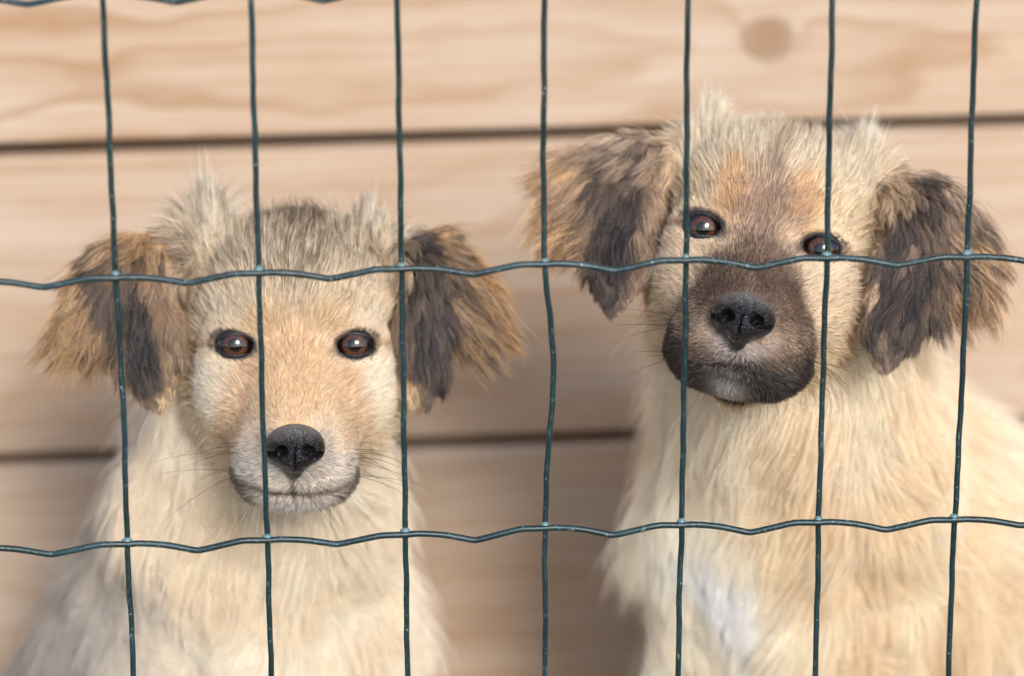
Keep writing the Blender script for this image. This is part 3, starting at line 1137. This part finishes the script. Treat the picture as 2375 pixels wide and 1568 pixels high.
        for j in range(NS):
            an = 2 * math.pi * j / NS
            ca_, sa_ = math.cos(an), math.sin(an)
            up_ = sa_ > 0
            lx = L['w'] * ca_
            lz = (L['up'] if up_ else L['dn']) * (abs(sa_) ** 0.9) * (1 if up_ else -1)
            # inner corner (towards the nose) sits lower and draws out to a point
            inner = sstep(0.55, 1.0, -ca_)
            lx -= 1.4 * float(inner)
            lz -= 1.3 * float(inner)
            outer = sstep(0.75, 1.0, ca_)
            lx += 1.3 * float(outer)
            lz += 0.3 * float(outer)
            row = []
            for (gr, off) in ((0.0, -0.5), (0.04, 0.18), (0.3, 0.35), (0.8, 0.35), (1.5, 0.1), (2.8, -2.0)):
                rx, rz = lx + gr * ca_ * 1.0, lz + gr * sa_ * (1.15 if up_ else 1.05)
                rr = EYE_R + off
                rad2 = min(rx * rx + rz * rz, (EYE_R * 1.18) ** 2)
                yy = -math.sqrt(max(rr * rr - rad2, 0.0)) if rad2 < rr * rr else 0.0
                yy = max(yy, -rr) if rad2 < (0.93 * rr) ** 2 else -rr * 0.368 + (math.sqrt(rad2) - 0.93 * rr) * 0.75
                row.append((s * rx, yy, rz))
            W.append(row)
        W = np.array(W)
        m_ = W.shape[1]
        vv = W.reshape(-1, 3)
        ff = []
        for j in range(NS):
            j2 = (j + 1) % NS
            for q_ in range(m_ - 1):
                quad = (j * m_ + q_, j2 * m_ + q_, j2 * m_ + q_ + 1, j * m_ + q_ + 1)
                ff.append(quad if s > 0 else quad[::-1])
        lo_ = mesh_obj('eyelid', vv * MM, ff, M['lid'], root)
        lo_.matrix_local = to_matrix(Rh, to_world((s * EYE_X, EYE_Y, EYE_Z)) * MM, 1)
    if 'stem' in P:
        pts = to_world(np.array(P['stem'], float)) + base
        v, f = tube(catmull(pts * MM, 6), 0.00028, 6)
        g = simple('dry_grass', rgb(70, 72, 52), 0.7, 0.3, (400.0, rgb(104, 100, 74)))
        tag(mesh_obj('grass_stem', v, f, g), "short thin dark grass stem caught in the masked puppy's forehead fur", 'grass stem')
    print(P['name'], 'done', round(time.time() - t0, 1))


def to_matrix(Rm, t, s):
    Rm = np.asarray(Rm, float) * s
    return Matrix([[*Rm[0], t[0]], [*Rm[1], t[1]], [*Rm[2], t[2]], [0, 0, 0, 1]])


def cap(r, ang, rings, seg):
    """part of a sphere around the -Y pole"""
    v, f = [(0, -r, 0)], []
    for i in range(1, rings + 1):
        a = ang * i / rings
        if a >= math.pi - 1e-4: a = math.pi - 1e-3
        for j in range(seg):
            b = 2 * math.pi * j / seg
            v.append((r * math.sin(a) * math.cos(b), -r * math.cos(a), r * math.sin(a) * math.sin(b)))
    for j in range(seg):
        f.append((0, 1 + j, 1 + (j + 1) % seg))
    for i in range(rings - 1):
        for j in range(seg):
            p, q = 1 + i * seg, 1 + (i + 1) * seg
            f.append((p + j, q + j, q + (j + 1) % seg, p + (j + 1) % seg))
    return np.array(v, float), f


def make_strands(name, pos, rad, col, mat, parent):
    N, K = pos.shape[:2]
    cu = bpy.data.hair_curves.new(name)
    cu.add_curves([K] * N)
    cu.points.foreach_set('position', np.ascontiguousarray(pos, np.float32).ravel())
    at_r = cu.attributes.get('radius') or cu.attributes.new('radius', 'FLOAT', 'POINT')
    at_r.data.foreach_set('value', np.ascontiguousarray(rad, np.float32).ravel())
    at_c = cu.attributes.new('fur_colour', 'FLOAT_COLOR', 'POINT')
    c4 = np.concatenate([col, np.ones(col.shape[:2] + (1,))], -1)
    at_c.data.foreach_set('color', np.ascontiguousarray(c4, np.float32).ravel())
    cu.materials.append(mat)
    o = bpy.data.objects.new(name, cu)
    o['kind'] = 'stuff'
    COL.objects.link(o)
    o.parent = parent
    return o


# ------------------------------------------------------------------ coats
def ear_uv(h, ears, ei):
    u, v = np.zeros(len(h)), np.zeros(len(h))
    for i, e in enumerate(ears):
        q = ei == i
        r = h[q] - e['c']
        u[q], v[q] = r @ e['w'] / e['hw'], r @ e['tip'] / e['hl']
    return u, v


def mouth_line(x):
    return -53.5 + 11.5 * (np.minimum(np.abs(x), 25.5) / 25.0) ** 4.0


def pigment_tan(p, h, ears, ei, we, wb):
    """sable tan puppy: peach bridge, grey-beige forehead, pale muzzle with a dark lip line"""
    N = len(p)
    x, z = h[:, 0], h[:, 2]
    ax = np.abs(x)
    j = vnoise(h, 7)
    jr = RNG.standard_normal((N, 2))
    xn, zn = ax + j[:, 0] * 1.6 + jr[:, 0] * 1.5, z + j[:, 1] * 1.6 + jr[:, 1] * 1.5
    c = np.tile(np.array([230, 200, 160.0]), (N, 1))
    tip = np.tile(np.array([190, 160, 118.0]), (N, 1))
    dp = np.full(N, 0.12)
    c = lerp(c, (215, 168, 114), np.clip(1.2 * gauss(xn, zn, 0, -12, 17, 24), 0, 1))
    c = lerp(c, (240, 220, 190), gauss(xn, zn, 29, -18, 10, 11) * 0.7)
    c = lerp(c, (194, 148, 102), np.exp(-(segd(xn, zn, 17, -11, 22, -34) / 5.0) ** 2) * 0.85)
    c = lerp(c, (216, 170, 114), gauss(xn, zn, 13, 10, 6, 5) * 0.7)
    c = lerp(c, (214, 178, 130), np.exp(-(segd(xn, zn, 33, 1, 40, -4) / 2.5) ** 2) * 0.8)
    fore = sstep(8, 26, zn + 4 * (ax < 8)) * (h[:, 1] < 90)
    c = lerp(c, (206, 178, 138), fore * 0.85)
    tip = lerp(tip, (92, 76, 58), fore)
    dp = dp + fore * 0.28
    mid = np.exp(-(xn / 9) ** 2) * sstep(4, 20, zn)
    dp = dp + mid * 0.25
    crown = sstep(34, 46, zn) * np.exp(-((ax) / 24) ** 2)
    c = lerp(c, (118, 98, 76), crown * 0.85)
    dp = dp + crown * 0.3
    # muzzle
    dn = np.hypot(x, (z - NOSE[2]))
    front = sstep(-6, -16, h[:, 1])
    pale = front * sstep(-36, -42, zn)
    c = lerp(c, (212, 198, 182), pale * 0.8)
    side = gauss(xn, zn, 15, -40, 7, 8) * sstep(2, -10, h[:, 1])
    c = lerp(c, (226, 206, 184), side * 0.7)
    ml = mouth_line(x)
    bandw = 1.2 + 0.035 * ax
    zl = z + j[:, 1] * 0.6 + jr[:, 0] * 0.55
    lip = np.exp(-((zl - ml) / bandw) ** 2) * (h[:, 1] < 16) * sstep(27, 21, ax)
    lipd = sstep(0.6, 0.9, ax / 18) * sstep(ml + 1.0, ml - 1.5, z) * (h[:, 1] < 8) * sstep(29, 26, ax) * sstep(-66, -58, z)
    chin = sstep(ml - 1.5, ml - 3.5, z) * sstep(14, 9, ax) * (h[:, 1] < 4)
    c = lerp(c, (226, 220, 212), chin * sstep(-68, -60, z))
    c = lerp(c, (66, 57, 53), np.clip(lip * 0.8, 0, 1))
    c = lerp(c, (84, 74, 67), np.clip(lipd, 0, 1) * 0.7)
    phil = np.exp(-(x / 0.7) ** 2) * sstep(-45, -47, z) * sstep(-57, -55, z) * (h[:, 1] < -12)
    c = lerp(c, (60, 52, 50), phil * 0.85)
    tip = lerp(tip, (92, 82, 76), pale * 0.9)
    dp = dp + pale * 0.14
    tip = lerp(tip, c, np.clip(lip + lipd, 0, 1))
    nosering = sstep(14.5, 11, np.hypot(x / 1.05, z - NOSE[2]) ) * (h[:, 1] < -10) * sstep(-30, -34, z)
    c = lerp(c, (120, 112, 108), nosering * 0.5)
    c, tip = eye_marks(c, tip, h, j)
    # ears
    u, v = ear_uv(h, ears, ei)
    st = vnoise(np.stack([u * 10, v * 1.6, ei * 7.0], -1), 2.4)[:, 0]
    e = np.tile(np.array([150, 114, 78.0]), (N, 1))
    e = lerp(e, (204, 148, 82), np.clip(sstep(0.35, 1.0, u + st * 0.25) * 0.8 + sstep(-0.6, -1.0, v) * 0.6, 0, 1))
    e = lerp(e, (44, 36, 34), np.clip(gauss(u + st * 0.3, v, -0.05, 0.1, 0.42, 0.8) * 1.25, 0, 1))
    e = lerp(e, (58, 48, 42), sstep(0.25, 0.6, st) * 0.85)
    e = lerp(e, (214, 172, 116), np.clip(gauss(u, v, -0.55, 0.95, 0.45, 0.32) * 1.2, 0, 1))
    e = lerp(e, (206, 170, 124), sstep(-0.62, -0.95, u) * 0.7)
    et = np.tile(np.array([96, 80, 68.0]), (N, 1))
    c = c * (1 - we)[:, None] + e * we[:, None]
    tip = tip * (1 - we)[:, None] + et * we[:, None]
    dp = dp * (1 - we) + 0.36 * we
    # tufts in front of the ears
    tw = np.maximum(gauss(ax, z, 31, 46, 9, 10), 0) * (1 - wb)
    c = lerp(c, (234, 222, 192), tw * 0.8)
    dp = dp * (1 - tw * 0.8)
    # body
    b = np.tile(np.array([247, 229, 202.0]), (N, 1))
    bn = vnoise(p, 34)
    b = lerp(b, (234, 206, 164), sstep(-0.1, 0.9, bn[:, 0]) * 0.6)
    xb = p[:, 0]
    grey = sstep(-28, -80, xb + bn[:, 1] * 14) * sstep(-80, -40, p[:, 1])
    back = sstep(0, 70, p[:, 1] + bn[:, 2] * 15)
    b = lerp(b, (150, 142, 132), np.clip(grey * 0.75 + back * 0.6, 0, 1))
    bt = np.tile(np.array([222, 198, 164.0]), (N, 1))
    bt = lerp(bt, (120, 110, 100), np.clip(grey + back, 0, 1))
    c = c * (1 - wb)[:, None] + b * wb[:, None]
    tip = tip * (1 - wb)[:, None] + bt * wb[:, None]
    dp = dp * (1 - wb) + (0.15 + 0.35 * np.clip(grey + back, 0, 1)) * wb
    return c, tip, dp


def eye_marks(c, tip, h, j, ring=0.5):
    x, z = h[:, 0], h[:, 2]
    for s in (-1, 1):
        lx, lz = (x - s * EYE_X) * s, z - EYE_Z
        q = np.sqrt((lx / 8.0) ** 2 + ((lz + 0.08 * (-lx) + 0.3) / 5.3) ** 2)
        w = sstep(1.25, 1.0, q + j[:, 2] * 0.05) * (h[:, 1] < 24)
        c = lerp(c, (48, 42, 40), w * 0.92)
        tip = lerp(tip, (44, 38, 36), w)
        inner = np.exp(-((lx + 8.6) / 2.8) ** 2 - ((lz + 3.6) / 2.8) ** 2) * (h[:, 1] < 24)
        c = lerp(c, (84, 68, 58), inner * ring)
        outer = np.exp(-(segd(lx, lz, 7.5, 0.5, 14, -2.0) / 1.4) ** 2) * (h[:, 1] < 26)
        c = lerp(c, (150, 112, 76), outer * 0.8)
    return c, tip


def pigment_masked(p, h, ears, ei, we, wb):
    """cream puppy with a dark brown mask, orange brows and a thin dark forehead stripe"""
    N = len(p)
    x, z = h[:, 0], h[:, 2]
    ax = np.abs(x)
    j = vnoise(h, 7, off=5)
    jr = RNG.standard_normal((N, 2))
    xn, zn = ax + j[:, 0] * 1.8 + jr[:, 0] * 2.0, z + j[:, 1] * 1.8 + jr[:, 1] * 2.0
    c = np.tile(np.array([224, 190, 144.0]), (N, 1))
    tip = np.tile(np.array([178, 148, 110.0]), (N, 1))
    dp = np.full(N, 0.14)
    c = lerp(c, (232, 208, 170), sstep(14, 26, zn) * 0.8)
    c = lerp(c, (214, 176, 140), gauss(xn, zn, 33, -12, 9, 12) * 0.6)
    c = lerp(c, (230, 206, 176), gauss(xn, zn, 25, -12, 6, 4.5) * 0.5)
    c = lerp(c, (212, 150, 82), np.clip(gauss(xn, zn, 12.5, 13, 6.5, 7.5) * 1.15, 0, 1))
    stripe = np.exp(-((x + j[:, 0] * 1.2) / 2.6) ** 2) * sstep(14, 22, z) * sstep(50, 38, z)
    c = lerp(c, (138, 112, 88), stripe * 0.8)
    crown = sstep(32, 44, zn) * np.exp(-((x - 6) / 16) ** 2)
    c = lerp(c, (176, 150, 124), crown * 0.55)
    dp = dp + crown * 0.2 + 0.10 * sstep(10, 30, zn)
    # mask: reddish between the eyes, dark over the muzzle
    red = np.clip(gauss(xn, zn, 0, 4, 10, 14) * 1.3, 0, 1)
    c = lerp(c, (172, 132, 106), red * 0.8)
    tip = lerp(tip, (104, 76, 60), red)
    dp = dp + red * 0.3
    edge = np.interp(z, [-60, -48, -34, -22, -12, -2, 6], [30, 27, 24, 20, 14, 8, 2])
    mask = sstep(6.5, -5.5, xn - edge) * sstep(6, -18, zn) * sstep(26, 10, h[:, 1])
    c = lerp(c, (120, 90, 68), mask)
    tip = lerp(tip, (56, 44, 40), mask)
    dp = np.where(mask > 0.5, 0.45, dp)
    tan = gauss(xn, zn, 14, -42, 8.5, 6.5) * sstep(-2, -12, h[:, 1])
    c = lerp(c, (176, 146, 114), np.clip(tan * 0.85, 0, 1))
    blaze = np.exp(-(x / 1.6) ** 2) * sstep(-18, -24, z) * sstep(-30, -27, z)
    c = lerp(c, (160, 126, 98), blaze * 0.7)
    under = sstep(-43, -47, z) * sstep(11, 4, ax) * (h[:, 1] < -14)
    c = lerp(c, (176, 168, 166), under * 0.55)
    fr = sstep(17, 12, np.hypot(x, z - NOSE[2])) * (h[:, 1] < -12) * sstep(-38, -43, z)
    tip = lerp(tip, (196, 186, 176), fr)
    dp = np.where(fr > 0.4, 0.4, dp)
    ml = mouth_line(x)
    lip = sstep(ml + 2.5, ml + 0.5, zn) * (h[:, 1] < 18) * sstep(30, 24, ax) * sstep(-70, -62, z)
    c = lerp(c, (40, 34, 32), np.clip(lip, 0, 1) * 0.97)
    tip = lerp(tip, (96, 82, 70), lip)
    dp = np.where(lip > 0.5, 0.28, dp)
    chin = gauss(x, z, -1, -60, 6.5, 3.4) * (h[:, 1] < 4)
    c = lerp(c, (184, 180, 178), np.clip(chin * 1.1, 0, 1))
    tip = lerp(tip, (120, 112, 108), np.clip(chin * 1.1, 0, 1))
    c, tip = eye_marks(c, tip, h, j, 0.85)
    u, v = ear_uv(h, ears, ei)
    st = vnoise(np.stack([u * 10, v * 1.6, ei * 9.0], -1), 2.4, off=3)[:, 0]
    e = np.tile(np.array([158, 124, 92.0]), (N, 1))
    e = lerp(e, (206, 150, 88), np.clip(sstep(0.15, 0.9, u + st * 0.25), 0, 1) * 0.85)
    e = lerp(e, (190, 160, 126), sstep(-0.55, -1.0, v) * 0.6)
    e = lerp(e, (50, 40, 38), np.clip(gauss(u + st * 0.3, v, -0.05, 0.2, 0.45, 0.7) * 1.25, 0, 1))
    e = lerp(e, (62, 51, 46), sstep(0.25, 0.6, st) * 0.8)
    e = lerp(e, (206, 166, 116), sstep(-0.6, -0.92, u) * 0.85)
    et = np.tile(np.array([92, 76, 68.0]), (N, 1))
    c = c * (1 - we)[:, None] + e * we[:, None]
    tip = tip * (1 - we)[:, None] + et * we[:, None]
    dp = dp * (1 - we) + 0.28 * we
    tw = gauss(ax, z, 31, 46, 7, 8) * (1 - wb)
    c = lerp(c, (238, 228, 206), tw * 0.85)
    dp = dp * (1 - tw * 0.8)
    b = np.tile(np.array([244, 221, 186.0]), (N, 1))
    bn = vnoise(p, 34, off=7)
    b = lerp(b, (230, 194, 142), sstep(-0.2, 0.8, bn[:, 0] + 0.35 * sstep(-10, 50, p[:, 0])) * 0.75)
    b = lerp(b, (246, 232, 208), sstep(-2, -34, p[:, 0]) * 0.6)
    q = (p - np.array([P_MASK['patch'][0], 0, P_MASK['patch'][1]]))
    patch = np.exp(-((q[:, 0] + 0.35 * q[:, 2]) / 13) ** 2 - (q[:, 2] / 22) ** 2) * sstep(-20, -50, p[:, 1])
    b = lerp(b, (255, 251, 244), np.clip(patch * 2.2, 0, 1))
    back = sstep(15, 55, p[:, 1] + bn[:, 2] * 15) * sstep(120, 220, p[:, 2])
    b = lerp(b, (150, 132, 110), back * 0.8)
    bt = np.tile(np.array([224, 196, 156.0]), (N, 1))
    bt = lerp(bt, (86, 76, 68), back)
    c = c * (1 - wb)[:, None] + b * wb[:, None]
    tip = tip * (1 - wb)[:, None] + bt * wb[:, None]
    dp = dp * (1 - wb) + (0.12 * (1 - patch) + 0.3 * back) * wb
    return c, tip, dp


# ------------------------------------------------------------------ the two puppies
EAR = dict(x=56, y=28, z=8, tx=-0.16, ty=-0.20, nx=0.35, len=33, wid=18)
EAR_L = dict(x=55, y=30, z=0, tx=-0.06, ty=-0.20, nx=0.35, len=36, wid=19)
EAR_R = dict(x=58, y=29, z=0, tx=-0.10, ty=-0.18, nx=0.35, len=39, wid=18)
P_TAN = dict(
    name='tan puppy', label='tan puppy with grey forehead and black nose on the left, head lower',
    eyes=(684, 800, 0.062), base=(-98, 190), turn=(0, 4, 0), ear=(dict(EAR, x=59), dict(EAR, x=52, tx=-0.08, wid=16)),
    body=dict(chest=(-11, -36, 205), chest_r=(45, 46, 72), neck_r=43, barrel=(-30, 5, 152), rump=(-70, 42, 92), tail=-1),
    lids=dict(w=6.0, up=4.0, dn=3.9), muzzle=0.92, nose_scale=1.0, pigment=pigment_tan,
    tufts=[(-33, 42, 43, 9, 17), (27, 42, 46, 7.5, 12)], tuft_out=0.05)
P_MASK = dict(
    name='masked puppy', label='cream puppy with dark brown muzzle mask and white chest patch on the right',
    eyes=(1766, 546, 0.055), base=(120, 190), turn=(8, -6, 10.6), ear=(EAR_L, EAR_R),
    body=dict(chest=(2, -36, 222), chest_r=(55, 48, 80), neck_r=50, barrel=(50, 5, 190), rump=(94, 42, 116), tail=1),
    lids=dict(w=6.0, up=4.1, dn=3.9), muzzle=1.09, nose_scale=1.08, pigment=pigment_masked, patch=(-32, 212), stem=[(-16.5, -2.2, 19.0), (-14, -2.8, 18.0), (-11, -3.0, 17.8), (-7.5, -2.6, 18.4)],
    tufts=[(-30, 44, 44, 9, 12), (33, 44, 40, 11, 9)], tuft_out=0.05)
build_puppy(P_TAN)
build_puppy(P_MASK)
print('total', round(time.time() - T0, 1))
